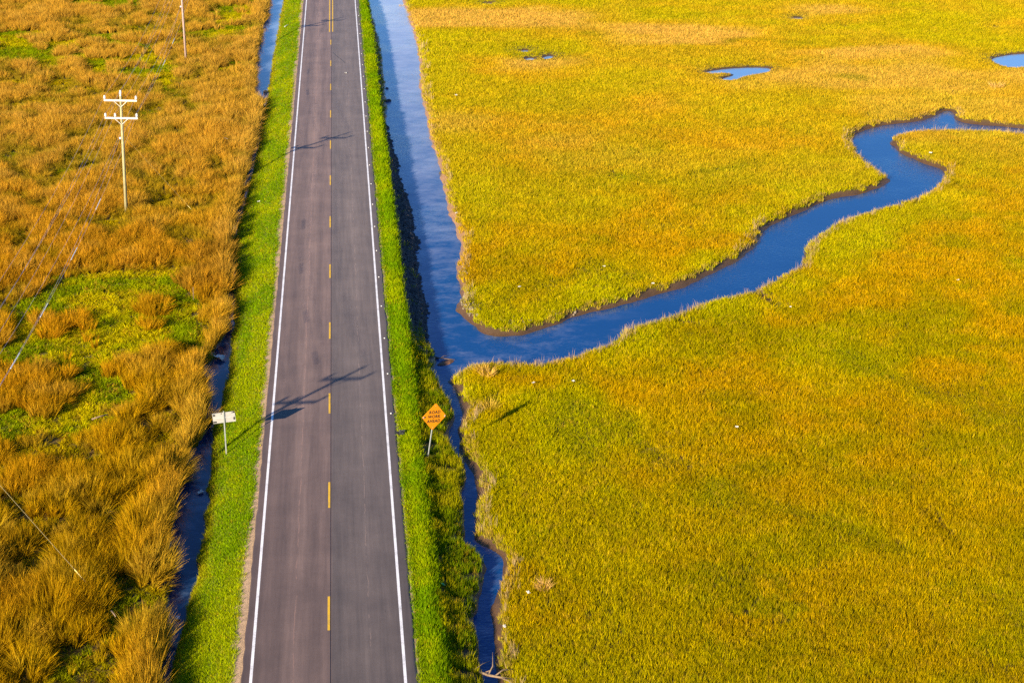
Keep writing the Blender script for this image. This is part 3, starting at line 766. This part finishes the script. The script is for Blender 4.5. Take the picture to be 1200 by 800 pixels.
scatter('clearing_plants', np.stack([x2, y2, samp(Z, x2, y2) - .02], 1), rand_rot(n, .2), np.stack([s2 * 1.05, s2 * 1.05, hh], 1), RS.randint(0, 5, n), col, herb_src,
        'low bright green plants in clearings of the tall reed grass', 'plants')
print('herbs', n)

# ---- mown verges
x, y, s = jitter_points(-8.3, 7.6, 50, 262, .105, .8)
right_edge = np.interp(y, dy[::-1], dr[::-1])
gl = .16 + .34 * fbm(x, y, 2.2, 51, 3) + .14 * sstep(90, 60, y); gr = .0 + .15 * fbm(x, y, 2.5, 52, 3)
sdd, scr = samp(SD_D, x, y), samp(SD_C, x, y)
kl = (x < -3.93 - gl * (.55 + .75 * RS.rand(len(x)))) & (x > right_edge - .3) & (sdd > .08)
wv = 5.25 + .35 * (fbm(x * 0, y, 3.0, 53, 3) - .5) + .2 * np.interp(y, [50, 90, 100, 130, 170, 230], [0, .15, .35, .3, -.1, -.5])
kr = (x > 4.0 + gr) & (x < wv + .35 * RS.rand(len(x))) & (scr > .3)
k = kl | kr
x, y, s, sdd, wv = x[k], y[k], s[k], sdd[k], wv[k]; n = len(x); isr = x > 0
A = fbm(x, y * .5, 2.2, 101, 3); B = fbm(x, y, .5, 102, 2); Cn = fbm(x, y, 7, 103, 2)
g1, g2, g3 = C3(.20, .35, .002), C3(.40, .47, .002), C3(.55, .40, .015)
col = lerp3(np.broadcast_to(g1, (n, 3)), np.broadcast_to(g2, (n, 3)), sstep(.40, .70, A) * .75 + .10 * ~isr)
col = lerp3(col, np.broadcast_to(g3, (n, 3)), np.clip((RS.rand(n) > .93) * .6 + (~isr) * (1 - sstep(.1, .9, sdd)) * .45, 0, 1))
col = lerp3(col, np.broadcast_to(C3(.15, .28, .002), (n, 3)), isr * sstep(.45, .65, B) * .5)
col = col * (.78 + .44 * RS.rand(n, 1))
lip = np.where(isr, sstep(.9, .1, np.abs(x - wv + .15)), 0)
hh = .75 + .8 * B + lip * np.where(y > 165, 1.2, np.where(y < 100, 1.7, 2.4)) * (.6 + .8 * fbm(x, y, 1.3, 104, 2)) + (~isr) * (1 - sstep(.1, .7, sdd)) * .7
scatter('verge_grass', np.stack([x, y, samp(Z, x, y) - .01], 1), rand_rot(n, .25), np.stack([s, s, hh], 1) * np.where(lip > .4, 1.15, 1.0)[:, None], RS.randint(0, 5, n), col, verge_src,
        'bright green mown grass strips along both road edges', 'grass')
print('verge', n)

# ---- shaggy bank plants between the right verge and the stream
x, y, s = jitter_points(5.2, 9.2, 50, 262, .16, .7)
scr = samp(SD_C, x, y); ncx = samp(NCX, x, y)
wv = 5.25 + .35 * (fbm(x * 0, y, 3.0, 53, 3) - .5)
riprap_y = (y > 104) & (y < 158)
k = (x > wv + .2) & (scr > .12) & (ncx < .2) & (RS.rand(len(x)) < np.where(riprap_y, .02, np.where(y > 158, .8, 1.0))) & (x < 8.6)
k &= ~((y < 104) & (fbm(x, y, .8, 111, 2) > .68))
x, y, s, scr = x[k], y[k], s[k], scr[k]; n = len(x)
A = fbm(x, y, 1.8, 112, 3); B = fbm(x, y, .6, 113, 2)
col = lerp3(np.broadcast_to(C3(.20, .25, .002), (n, 3)), np.broadcast_to(C3(.42, .36, .004), (n, 3)), sstep(.40, .62, A))
col = lerp3(col, np.broadcast_to(C3(.45, .25, .02), (n, 3)), (RS.rand(n) > .9) * .6) * (.72 + .5 * RS.rand(n, 1))
hh = (.75 + .95 * A) * (.7 + .6 * B) * np.where(y > 158, .5, 1.15)
scatter('bank_plants', np.stack([x, y, samp(Z, x, y) - .02], 1), rand_rot(n, .22), np.stack([s * .9, s * .9, hh], 1), RS.randint(0, 6, n), col, marsh_src,
        'shaggy olive bank plants between right verge and the stream', 'plants')
print('bank', n)

# ---- riprap and rubble
rock_src = source('riprap_rock', [rock_mesh('riprap_rock', 500 + i, M['rock']) for i in range(7)])
x = 5.3 + RS.rand(26000) * 3.2; y = 98 + RS.rand(26000) * 66
scr = samp(SD_C, x, y); wv = 5.55
tap = sstep(98, 104, y) * (1 - sstep(150, 164, y))
k = (x > wv - .05) & (scr > -.35) & (scr < 1.7) & (RS.rand(len(x)) < tap * .42) & (samp(NCX, x, y) < .2)
x, y = x[k], y[k]; n = len(x)
sz = .24 + .36 * RS.rand(n) ** 2
scatter('riprap_rocks', np.stack([x, y, samp(Z, x, y) + .02], 1), RS.rand(n, 3) * 6.28, np.stack([sz, sz * (.7 + .5 * RS.rand(n)), sz], 1), RS.randint(0, 7, n), np.ones((n, 3)), rock_src,
        'dark rock riprap on the shaded canal bank beside the right verge', 'rocks')
print('rocks', n)
rub_src = source('rubble_stone', [rock_mesh('rubble_stone', 520 + i, M['shell'], .5) for i in range(5)])
pts = []
for (cx, cy, rx, ry, c_) in ((548, 352, 9, 13, 70), (556, 366, 9, 7, 40), (545, 318, 5, 10, 26), (600, 378, 22, 5, 24), (655, 368, 25, 4, 20)):
    for _ in range(c_):
        a_, d_ = RS.rand() * 6.28, math.sqrt(RS.rand()); w = at(cx + rx * d_ * math.cos(a_), cy + ry * d_ * math.sin(a_), -1.0)
        if samp(SD_C, w[:1], w[1:2])[0] > .05: pts.append(w[:2])
pts = np.array(pts); n = len(pts); sz = .12 + .22 * RS.rand(n) ** 2
scatter('bank_rubble', np.stack([pts[:, 0], pts[:, 1], samp(Z, pts[:, 0], pts[:, 1]) + .05], 1), RS.rand(n, 3) * 6.28, np.stack([sz * 1.3, sz, sz], 1), RS.randint(0, 5, n), np.ones((n, 3)), rub_src,
        'pale stone rubble on the muddy point where creek meets canal', 'rubble')

# ------------------------------------------------------------------ utility poles, wires and guys
POLE_H = 10.7
def utility_pole(loc, lean, mat, label, POLE_H=POLE_H):
    t = empty('utility_pole', loc, (0, math.radians(lean), 0))
    tag(t, label, 'utility pole', 'wooden utility poles left of the road')
    tube_obj('pole', [(0, 0, -.4), (0, 0, POLE_H * .5), (0, 0, POLE_H - .25)], [.145, .125, .10], mat, t, 12)
    tips = []
    for zi, (za, offs) in enumerate(((POLE_H - .62, (-1.3, 1.3)), (POLE_H - 2.15, (-1.3, -.5, 1.3)))):
        bm = bmesh.new(); bm_box(bm, (0, -.19, za), (2.75, .12, .15), .012); arm = bm_obj('crossarm', bm, M['arm'], t)
        for sgn in (-1, 1):
            bm = bmesh.new(); bm_tube(bm, [(sgn * .55, -.262, za - .05), (sgn * .03, -.17, za - .55)], .028, 6); bm_obj('brace', bm, M['arm'], t)
        for ox in offs:
            bm = bmesh.new(); lathe(bm, [(.03, .07), (.03, .15), (.11, .16), (.10, .24), (.065, .26), (.09, .28), (.085, .36), (.04, .42)], 10, (ox, -.19, za))
            bm_obj('insulator', bm, M['porcelain'], t, True); tips.append((ox, -.19, za + .41))
    bm = bmesh.new(); lathe(bm, [(.10, -.27), (.06, -.22), (.05, -.1), (.11, -.08), (.10, .02), (.065, .04), (.09, .06), (.085, .16), (.04, .22)], 10, (0, 0, POLE_H))
    bm_obj('insulator', bm, M['porcelain'], t, True); tips.append((0, 0, POLE_H + .21))
    bm = bmesh.new(); bm_box(bm, (-.2, -.02, POLE_H - 3.95), (.16, .14, .16), .02); bm_obj('cable_clamp', bm, M['porcelain'], t)
    tips.append((-.24, 0, POLE_H - 3.95))
    mt = Matrix.Translation(Vector(loc)) @ Matrix.Rotation(math.radians(lean), 4, 'Y')
    return [mt @ Vector(p) for p in tips], mt
PX = [(-17.95, 72.6), (-17.75, 133.4), (-17.7, 193.9), (-17.7, 254.3)]
poles = []
for (px_, py_), lean, mt_, lb in zip(PX, (1.0, 2.6, .6, .4), ('wood', 'wood', 'wood_far', 'wood_far'),
        ('utility pole off the left edge whose shadow crosses the road by the white sign',
         'pale utility pole with two white crossarms standing in tall reed grass',
         'brown utility pole cut by the top edge, standing beside a green clearing',
         'farthest utility pole, standing beyond the top edge of the photo')):
    poles.append(utility_pole((px_, py_, gz(px_, py_)), lean, M[mt_], lb, 11.2 if py_ < 80 else POLE_H))
WN = ['upper left', 'upper right', 'lower left', 'lower inner', 'lower right', 'pole top', 'lowest']
for w in range(7):
    root = empty('power_line', tuple(poles[0][0][w]))
    tag(root, ('thin grey overhead wire strung along the utility poles from the %s insulators' % WN[w]) if w < 6 else 'lowest thin overhead cable clamped to the sides of the utility poles', 'wire', 'overhead wires left of the road')
    o0 = Vector(poles[0][0][w])
    for a, b in zip(poles, poles[1:]):
        p, q = a[0][w], b[0][w]; sag = 1.0 if w < 6 else 1.3
        pts = [p.lerp(q, t / 24) - Vector((0, 0, sag * 4 * (t / 24) * (1 - t / 24))) - o0 for t in range(25)]
        bm = bmesh.new(); bm_tube(bm, pts, .0075 if w < 6 else .009, 5); bm_obj('span', bm, M['wire'], root)
        if w == 4 and a is not poles[2]:
            for t in ((.10, .24, .42, .60) if a is poles[0] else (.38, .55)):
                pts = [p.lerp(q, t + dt) - Vector((0, 0, sag * 4 * (t + dt) * (1 - t - dt))) - o0 for dt in (0, .02, .04)]
                bm = bmesh.new(); bm_tube(bm, pts, .028, 6); bm_obj('wire_sleeve', bm, M['marker_white'], root)
def guy(tip, foot, label, thin=.009, glen=2.0, grp='guy wires of the utility poles'):
    foot = Vector(foot); root = empty('guy_wire', foot); tag(root, label, 'guy wire', grp)
    d = Vector(tip) - foot; u = d.normalized()
    tube_obj('strand', [(0, 0, 0), tuple(d)], thin, M['strand'], root, 6)
    tube_obj('guard', [tuple(u * .1), tuple(u * glen)], thin * 2.6, M['guard'], root, 8)
f3 = at(107, 678, .35); d3 = Vector(poles[0][1] @ Vector((0, 0, POLE_H - 3.2)))
guy(d3, (f3[0] + .35, f3[1], gz(f3[0] + .35, f3[1])), 'pale guy wire slanting into the reed grass at the lower left')
f1 = at(228, 238, .2); d1 = Vector(poles[1][1] @ Vector((0, 0, POLE_H - 3.6)))
guy(d1, (f1[0], f1[1], gz(f1[0], f1[1])), 'thin guy wire from the pale pole with white crossarms', .006, 1.0)

# ------------------------------------------------------------------ road signs
def ground_pt(px_, py_, z0):
    p = at(px_, py_, z0)
    for _ in range(6): p = at(px_, py_, gz(p[0], p[1]))
    return Vector((p[0], p[1], gz(p[0], p[1])))
b = ground_pt(265.3, 532, -.5)
sg_ = empty('road_sign', b, (0, math.radians(.6), math.radians(3)))
tag(sg_, 'small rectangular road sign seen from its bare metal back, beside the ditch', 'road sign')
bm = bmesh.new(); bm_box(bm, (0, -.035, 1.4), (.075, .05, 2.9), .006); bm_obj('post', bm, M['galv'], sg_)
pr = Matrix.Rotation(math.radians(-4), 3, 'Y')
bm = bmesh.new(); bm_box(bm, (0, .012, 2.42), (1.32, .018, .66), 0, pr); pl = bm_obj('sign_plate', bm, M['aluminium'], sg_)
bm = bmesh.new(); bm_box(bm, (0, -.008, 2.42), (1.2, .016, .07), .004, pr); bm_obj('stiffener', bm, M['bolt'], pl)
for (ox, oz, w_, h_) in ((-.56, .20, .13, .11), (-.55, -.24, .20, .10), (.585, -.12, .09, .17), (.60, .28, .11, .09), (-.12, .27, .07, .06), (.50, .26, .06, .05)):
    v = pr @ Vector((ox, 0, oz)); bm = bmesh.new(); bm_box(bm, (v.x, -.003, 2.42 + v.z), (w_, .008, h_), .002, pr); bm_obj('dark_patch', bm, M['black'], pl)

b = ground_pt(501.3, 539, -.6)
sgn = empty('road_work_sign', b, (0, math.radians(10.5), math.radians(29)))
tag(sgn, 'orange diamond ROAD WORK AHEAD sign leaning on a grey post beside the stream', 'road sign')
bm = bmesh.new(); bm_box(bm, (0, .03, 1.5), (.06, .05, 3.4), .006); bm_obj('post', bm, M['galv'], sgn)
bm = bmesh.new(); S_ = .85; r_ = .08
def diamond(bm, S_, y0, y1, zc, r_):
    loop = []
    for k in range(4):
        c = Vector((math.cos(k * math.pi / 2), 0, math.sin(k * math.pi / 2))) * (S_ - r_ * 1.414)
        for a in (-45, -15, 15, 45):
            an = k * math.pi / 2 + math.radians(a); loop.append(c + Vector((math.cos(an), 0, math.sin(an))) * r_)
    f_ = [bm.verts.new((p.x, y0, p.z + zc)) for p in loop]; g_ = [bm.verts.new((p.x, y1, p.z + zc)) for p in loop]
    bm.faces.new(f_); bm.faces.new(list(reversed(g_)))
    for i in range(len(loop)): bm.faces.new((f_[i], f_[(i + 1) % len(loop)], g_[(i + 1) % len(loop)], g_[i]))
ZC = 2.75
diamond(bm, S_, -.012, .003, ZC, r_); pl = bm_obj('sign_plate', bm, M['orange'], sgn)
def text_mesh(body, size, loc, mat, parent, name='lettering'):
    cu = bpy.data.curves.new('text', 'FONT'); cu.body = body; cu.size = size; cu.align_x = 'CENTER'; cu.align_y = 'CENTER'
    cu.extrude = .001; cu.offset = .008; cu.space_character = 1.12
    to = bpy.data.objects.new('text', cu); COL.objects.link(to)
    dg = bpy.context.evaluated_depsgraph_get(); me = bpy.data.meshes.new_from_object(to.evaluated_get(dg))
    bpy.data.objects.remove(to); me.materials.clear(); me.materials.append(mat)
    o = bpy.data.objects.new(name, me); COL.objects.link(o); o.parent = parent; o.location = loc; o.rotation_euler = (math.radians(90), 0, 0)
    return o
for body, dz in (('ROAD', .275), ('WORK', 0.0), ('AHEAD', -.275)):
    text_mesh(body, .26, (0, -.0145, ZC + dz), M['black'], pl)
for (ox, oz, mm) in ((-.74, -.0, 'bolt'), (-.64, .01, 'black'), (.75, .0, 'bolt'), (0, .68, 'bolt'), (0, -.68, 'bolt')):
    bm = bmesh.new(); bm_box(bm, (ox, -.016, ZC + oz), (.075, .012, .085) if abs(ox) > .1 else (.03, .012, .03), .004); bm_obj('bolt_plate', bm, M[mm], pl)

# ------------------------------------------------------------------ shoulder markers (white blocks every 20 feet)
mk = bmesh.new(); bm_box(mk, (0, 0, .025), (.10, .11, .05), .015); mkm = bpy.data.meshes.new('marker_body'); mk.to_mesh(mkm); mk.free(); mkm.materials.append(M['marker_white'])
rk = bmesh.new(); bm_box(rk, (0, -.057, .026), (.07, .006, .025), 0); rkm = bpy.data.meshes.new('reflector'); rk.to_mesh(rkm); rk.free(); rkm.materials.append(M['bolt'])
ORD = ['nearest', 'second', 'third', 'fourth', 'fifth', 'sixth', 'seventh', 'eighth', 'ninth', 'tenth', 'eleventh', 'twelfth', 'thirteenth', 'fourteenth', 'fifteenth',
       'sixteenth', 'seventeenth', 'eighteenth', 'nineteenth', 'twentieth', 'twenty-first', 'twenty-second', 'twenty-third', 'twenty-fourth']
for k in range(24):
    yk = 88.2 + 6.13 * k
    t = empty('shoulder_marker', (float(np.interp(yk, [88, 120, 145, 170, 185, 230], [3.80, 3.72, 3.68, 3.76, 3.80, 3.80])) + random.uniform(-.02, .02), yk, .003), (0, 0, random.uniform(-.2, .2)))
    tag(t, ('nearest small white marker on the right shoulder, just above the ROAD WORK sign' if k == 0 else '%s small white marker on the right shoulder, counted from the near end' % ORD[k]), 'road marker', 'white markers along the right shoulder')
    for nm, me in (('marker_body', mkm), ('reflector', rkm)):
        o = bpy.data.objects.new(nm, me); COL.objects.link(o); o.parent = t

# ------------------------------------------------------------------ driftwood, wrack, stones, litter
def branch(px_, py_, z, limbs, label, name='dead_branch', mat='branch', yaw=0):
    p = at(px_, py_, z); t = empty(name, (p[0], p[1], z), (0, 0, yaw)); tag(t, label, 'branch')
    for i, (pts, r) in enumerate(limbs):
        tube_obj('trunk' if i == 0 else 'limb', pts, r, M[mat], t, 7)
branch(572, 793, -.75, [([(-1.0, .9, .0), (-.4, .35, .1), (0, 0, .12), (.7, -.2, .05), (1.3, -.3, -.02)], [.05, .06, .065, .05, .03]),
                        ([(0, 0, .1), (.25, .35, .35), (.3, .9, .75)], [.04, .03, .012]), ([(.3, -.1, .1), (.7, .25, .18), (1.2, .35, .1)], [.04, .03, .012]),
                        ([(-.2, .2, .1), (.3, .35, .2), (.35, .75, .2)], [.03, .022, .01]), ([(.6, -.2, .05), (.9, -.6, .15), (1.1, -1.0, .05)], [.035, .025, .01]),
                        ([(-.6, .55, .08), (-.2, .8, .2), (.2, 1.1, .15)], [.03, .02, .01])], 'bleached dead branches lying across the stream at the bottom edge')
branch(518, 423, -1.14, [([(-.7, .9, .06), (-.2, .45, .07), (.35, .25, .05), (.9, .1, .02)], [.03, .035, .03, .015]), ([(-.1, .4, .06), (.2, .65, .12), (.5, .7, .05)], [.025, .02, .01])],
       'pale driftwood stick floating at the mouth of the stream', 'driftwood_stick')
branch(331, 47, -1.15, [([(-.9, .3, .02), (-.3, 0, .12), (.3, .2, .08), (.9, -.1, .03)], [.03, .035, .03, .015]), ([(-.2, 0, .1), (0, -.5, .1), (.4, -.8, .02)], [.03, .02, .01]), ([(.2, .2, .1), (.4, .7, .2)], [.025, .01])],
       'bare twigs lying in the upper ditch water', 'fallen_twigs')
def lump(name, px_, py_, z, s, mat, label, cat, seed=1, flat=.6, lift=.0):
    p = at(px_, py_, z); r = random.Random(seed); bm = bmesh.new(); bmesh.ops.create_icosphere(bm, subdivisions=2, radius=.5)
    for v in bm.verts:
        k_ = r.uniform(.85, 1.12); v.co = Vector((v.co.x * s[0] * k_, v.co.y * s[1] * k_, v.co.z * s[2] * k_))
    o = bm_obj(name, bm, M[mat], None); o.location = (p[0], p[1], z + lift); o.rotation_euler = (0, 0, r.uniform(0, 6)); return tag(o, label, cat)
lump('wrack_patch', 522, 425, -1.19, (1.3, .7, .16), 'weed', 'rusty brown clump of wrack floating at the mouth of the stream', 'wrack', 3)
lump('stump', 311, 109, -1.2, (.5, .55, .7), 'rock', 'dark round stump poking out at the end of the upper ditch water', 'stump', 4)
lump('boulder', 454.5, 119, -1.2, (.5, .9, .5), 'rock', 'larger dark boulder standing in the upper canal by the road bank', 'rock', 5)
lump('boulder', 453.5, 104, -1.2, (.3, .4, .3), 'rock', 'small dark boulder in the upper canal above the larger one', 'rock', 6)
lump('boulder', 453, 150, -1.15, (.6, .7, .6), 'rock', 'dark boulder on the canal edge just above the riprap', 'rock', 7)
lump('boulder', 517.5, 203, -1.15, (.45, .6, .4), 'rock', 'lone dark stone on the pale far bank of the canal', 'rock', 8)
lump('boulder', 476.5, 238, -1.2, (.5, .5, .4), 'rock', 'dark stone jutting into the canal from the riprap', 'rock', 9)

def scrap(name, px_, py_, z, size, mat, label, seed, lift=.25):
    """crumpled sheet scrap lying on the grass tops"""
    r = random.Random(seed); n_ = 5; vs_ = []; fs = []
    for i in range(n_):
        for j in range(n_):
            vs_.append(((i / (n_ - 1) - .5) * size * (1 + r.uniform(-.2, .2)), (j / (n_ - 1) - .5) * size * .7 * (1 + r.uniform(-.2, .2)), r.uniform(0, size * .35)))
    for i in range(n_ - 1):
        for j in range(n_ - 1):
            a = i * n_ + j; fs.append((a, a + n_, a + n_ + 1, a + 1))
    o = mesh_obj(name, vs_, fs, M[mat], None)
    so = o.modifiers.new('thickness', 'SOLIDIFY'); so.thickness = .012
    p = at(px_, py_, z); o.location = (p[0], p[1], gz(p[0], p[1]) + lift); o.rotation_euler = (0, 0, r.uniform(0, 6))
    return tag(o, label, 'litter', 'scraps of litter')
LIT = [(609, 337, 'white litter scrap on the marsh nearest the rubble point'), (707.7, 312.7, 'white litter scrap on the marsh well above the middle of the creek'),
       (765, 333, 'white litter scrap close above the creek bank, beside the creek bend'), (625, 450, 'white litter scrap right of the shadow of the orange sign'),
       (671.7, 448, 'small white litter scrap on the marsh below the creek, right of a similar one'), (1122, 330, 'white litter scrap alone on the right side of the marsh'),
       (926, 361, 'white litter scrap at the end of the little gully below the creek'), (863, 503, 'white litter scrap alone in the middle of the near marsh'),
       (534.5, 111, 'pale litter scrap on the far marsh beside the upper canal'), (534.5, 249, 'white litter scrap on the canal bank above the rubble'),
       (619, 697, 'small white litter scrap beside the tan tussock on the near marsh'), (591, 737, 'small white litter scrap right of the stream near the bottom'),
       (1090, 180, 'white litter scrap on the marsh inside the creek loop')]
for i, (a_, b_, l_) in enumerate(LIT):
    scrap('litter_scrap', a_, b_ + 4, ZM, (.20 if b_ > 200 else .27), 'litter', l_, 700 + i, .36)
scrap('litter_scrap', 258, 421, ZW, .75, 'litter', 'white crumpled plastic sheet floating at the top of the ditch pool', 730, .10 + ZW - gz(*at(258, 421, ZW)[:2]))
scrap('litter_scrap', 235, 578, ZW, .35, 'litter', 'pale litter scrap floating in the lower ditch', 731, .05 + ZW - gz(*at(235, 578, ZW)[:2]))
scrap('litter_scrap', 208.5, 725, ZW, .26, 'litter_blue', 'small blue litter scrap in the ditch at the lower left', 732, .05 + ZW - gz(*at(208.5, 725, ZW)[:2]))
scrap('litter_scrap', 405.5, 86, 0, .34, 'litter', 'flat pale scrap lying on the far right lane', 733, .06)
scrap('litter_scrap', 469.5, 511, -.1, .55, 'rubber', 'dark scrap lying on the right verge left of the orange sign', 734, .14)
scrap('litter_scrap', 303, 233, -.3, .26, 'litter', 'tiny white scrap on the left verge beside the shadowed ditch', 735, .14)
# bottle and sticks
p = at(519, 691, -.5); bt_ = empty('green_bottle', (p[0], p[1], gz(p[0], p[1]) + .3), (math.radians(80), 0, .6)); tag(bt_, 'green bottle lying in the bank plants below the orange sign', 'bottle', 'scraps of litter')
bm = bmesh.new(); lathe(bm, [(.045, -.14), (.05, -.12), (.05, .06), (.02, .12)], 10); bm_obj('body', bm, M['litter_green'], bt_, True)
bm = bmesh.new(); lathe(bm, [(.019, .12), (.017, .17), (.022, .172), (.022, .19)], 10); bm_obj('neck', bm, M['litter_green'], bt_, True)
def stick(px_, py_, d, r, mat, label, z0=-.5, lift=.7):
    p = at(px_, py_, z0); z = gz(p[0], p[1]) + lift; d = Vector(d)
    bm = bmesh.new(); bm_tube(bm, [tuple(-d * .5), tuple(d * .04 + Vector((0, 0, .02))), tuple(d * .5)], [r, r * .95, r * .7], 7)
    o = bm_obj('stick', bm, M[mat], None, True); o.location = (p[0], p[1], z); return tag(o, label, 'stick')
stick(117, 489, (.9, .5, .05), .05, 'branch', 'pale bare stick lying on the reed grass left of the white sign', .2, 1.05)
stick(134, 727, (.3, -.7, .1), .04, 'branch', 'pale bare stick in the reed grass at the lower left')
stick(227, 349, (.03, 0, 1.0), .03, 'branch', 'short pale stake standing in the reed grass above the ditch pool', -.2, .95)
stick(336, 29, (.55, 1.6, .02), .06, 'litter', 'pale stick lying on the far left verge beside the ditch', -.4, .10)
stick(265, 165, (.5, -1.6, .3), .03, 'branch', 'thin pale stick in the reed grass right of the pale pole', .1, 1.1)

# ------------------------------------------------------------------ single dry tussocks on the marsh
def tussock(px_, py_, h, w, seed, label, col):
    me = tuft_mesh('dry_tussock', 150, h * 1.35, .028, w, .7, seed, M['marsh'], hv=.6)
    m, nt, out = new_mat('dry_tussock_grass')
    t = nt.nodes.new('ShaderNodeAttribute'); t.attribute_name = 'br'
    c = mix_col(nt, t.outputs['Fac'], tuple(.65 * v for v in col), tuple(min(.9, 1.25 * v) for v in col))
    d = nt.nodes.new('ShaderNodeBsdfDiffuse'); nt.links.new(c, d.inputs[0]); nt.links.new(d.outputs[0], out.inputs[0])
    me.materials.clear(); me.materials.append(m)
    p = at(px_, py_, ZM); o = bpy.data.objects.new('dry_tussock', me); COL.objects.link(o); o.location = (p[0], p[1], gz(p[0], p[1]) - .02)
    tag(o, label, 'tussock', 'dry grass tussocks on the marsh')
tussock(572, 442, .75, .45, 901, 'pale dry tussock on the marsh tip just below the creek mouth', (.55, .33, .07))
tussock(566, 436, .6, .35, 902, 'smaller tan tussock left of the pale one at the marsh tip', (.48, .29, .05))
tussock(574, 478, .8, .5, 903, 'golden dry tussock beside the shadow of the orange sign', (.52, .34, .04))
tussock(637, 692, .6, .32, 904, 'tan dry tussock alone on the near marsh right of the stream', (.55, .32, .09))
tussock(1167, 103, .8, .8, 905, 'pale tan tussock on the far right marsh below the pond', (.60, .36, .10))
tussock(344 + 127, 0 + 4, .5, .3, 906, 'small tussock at the top edge on the canal far bank', (.5, .32, .05))
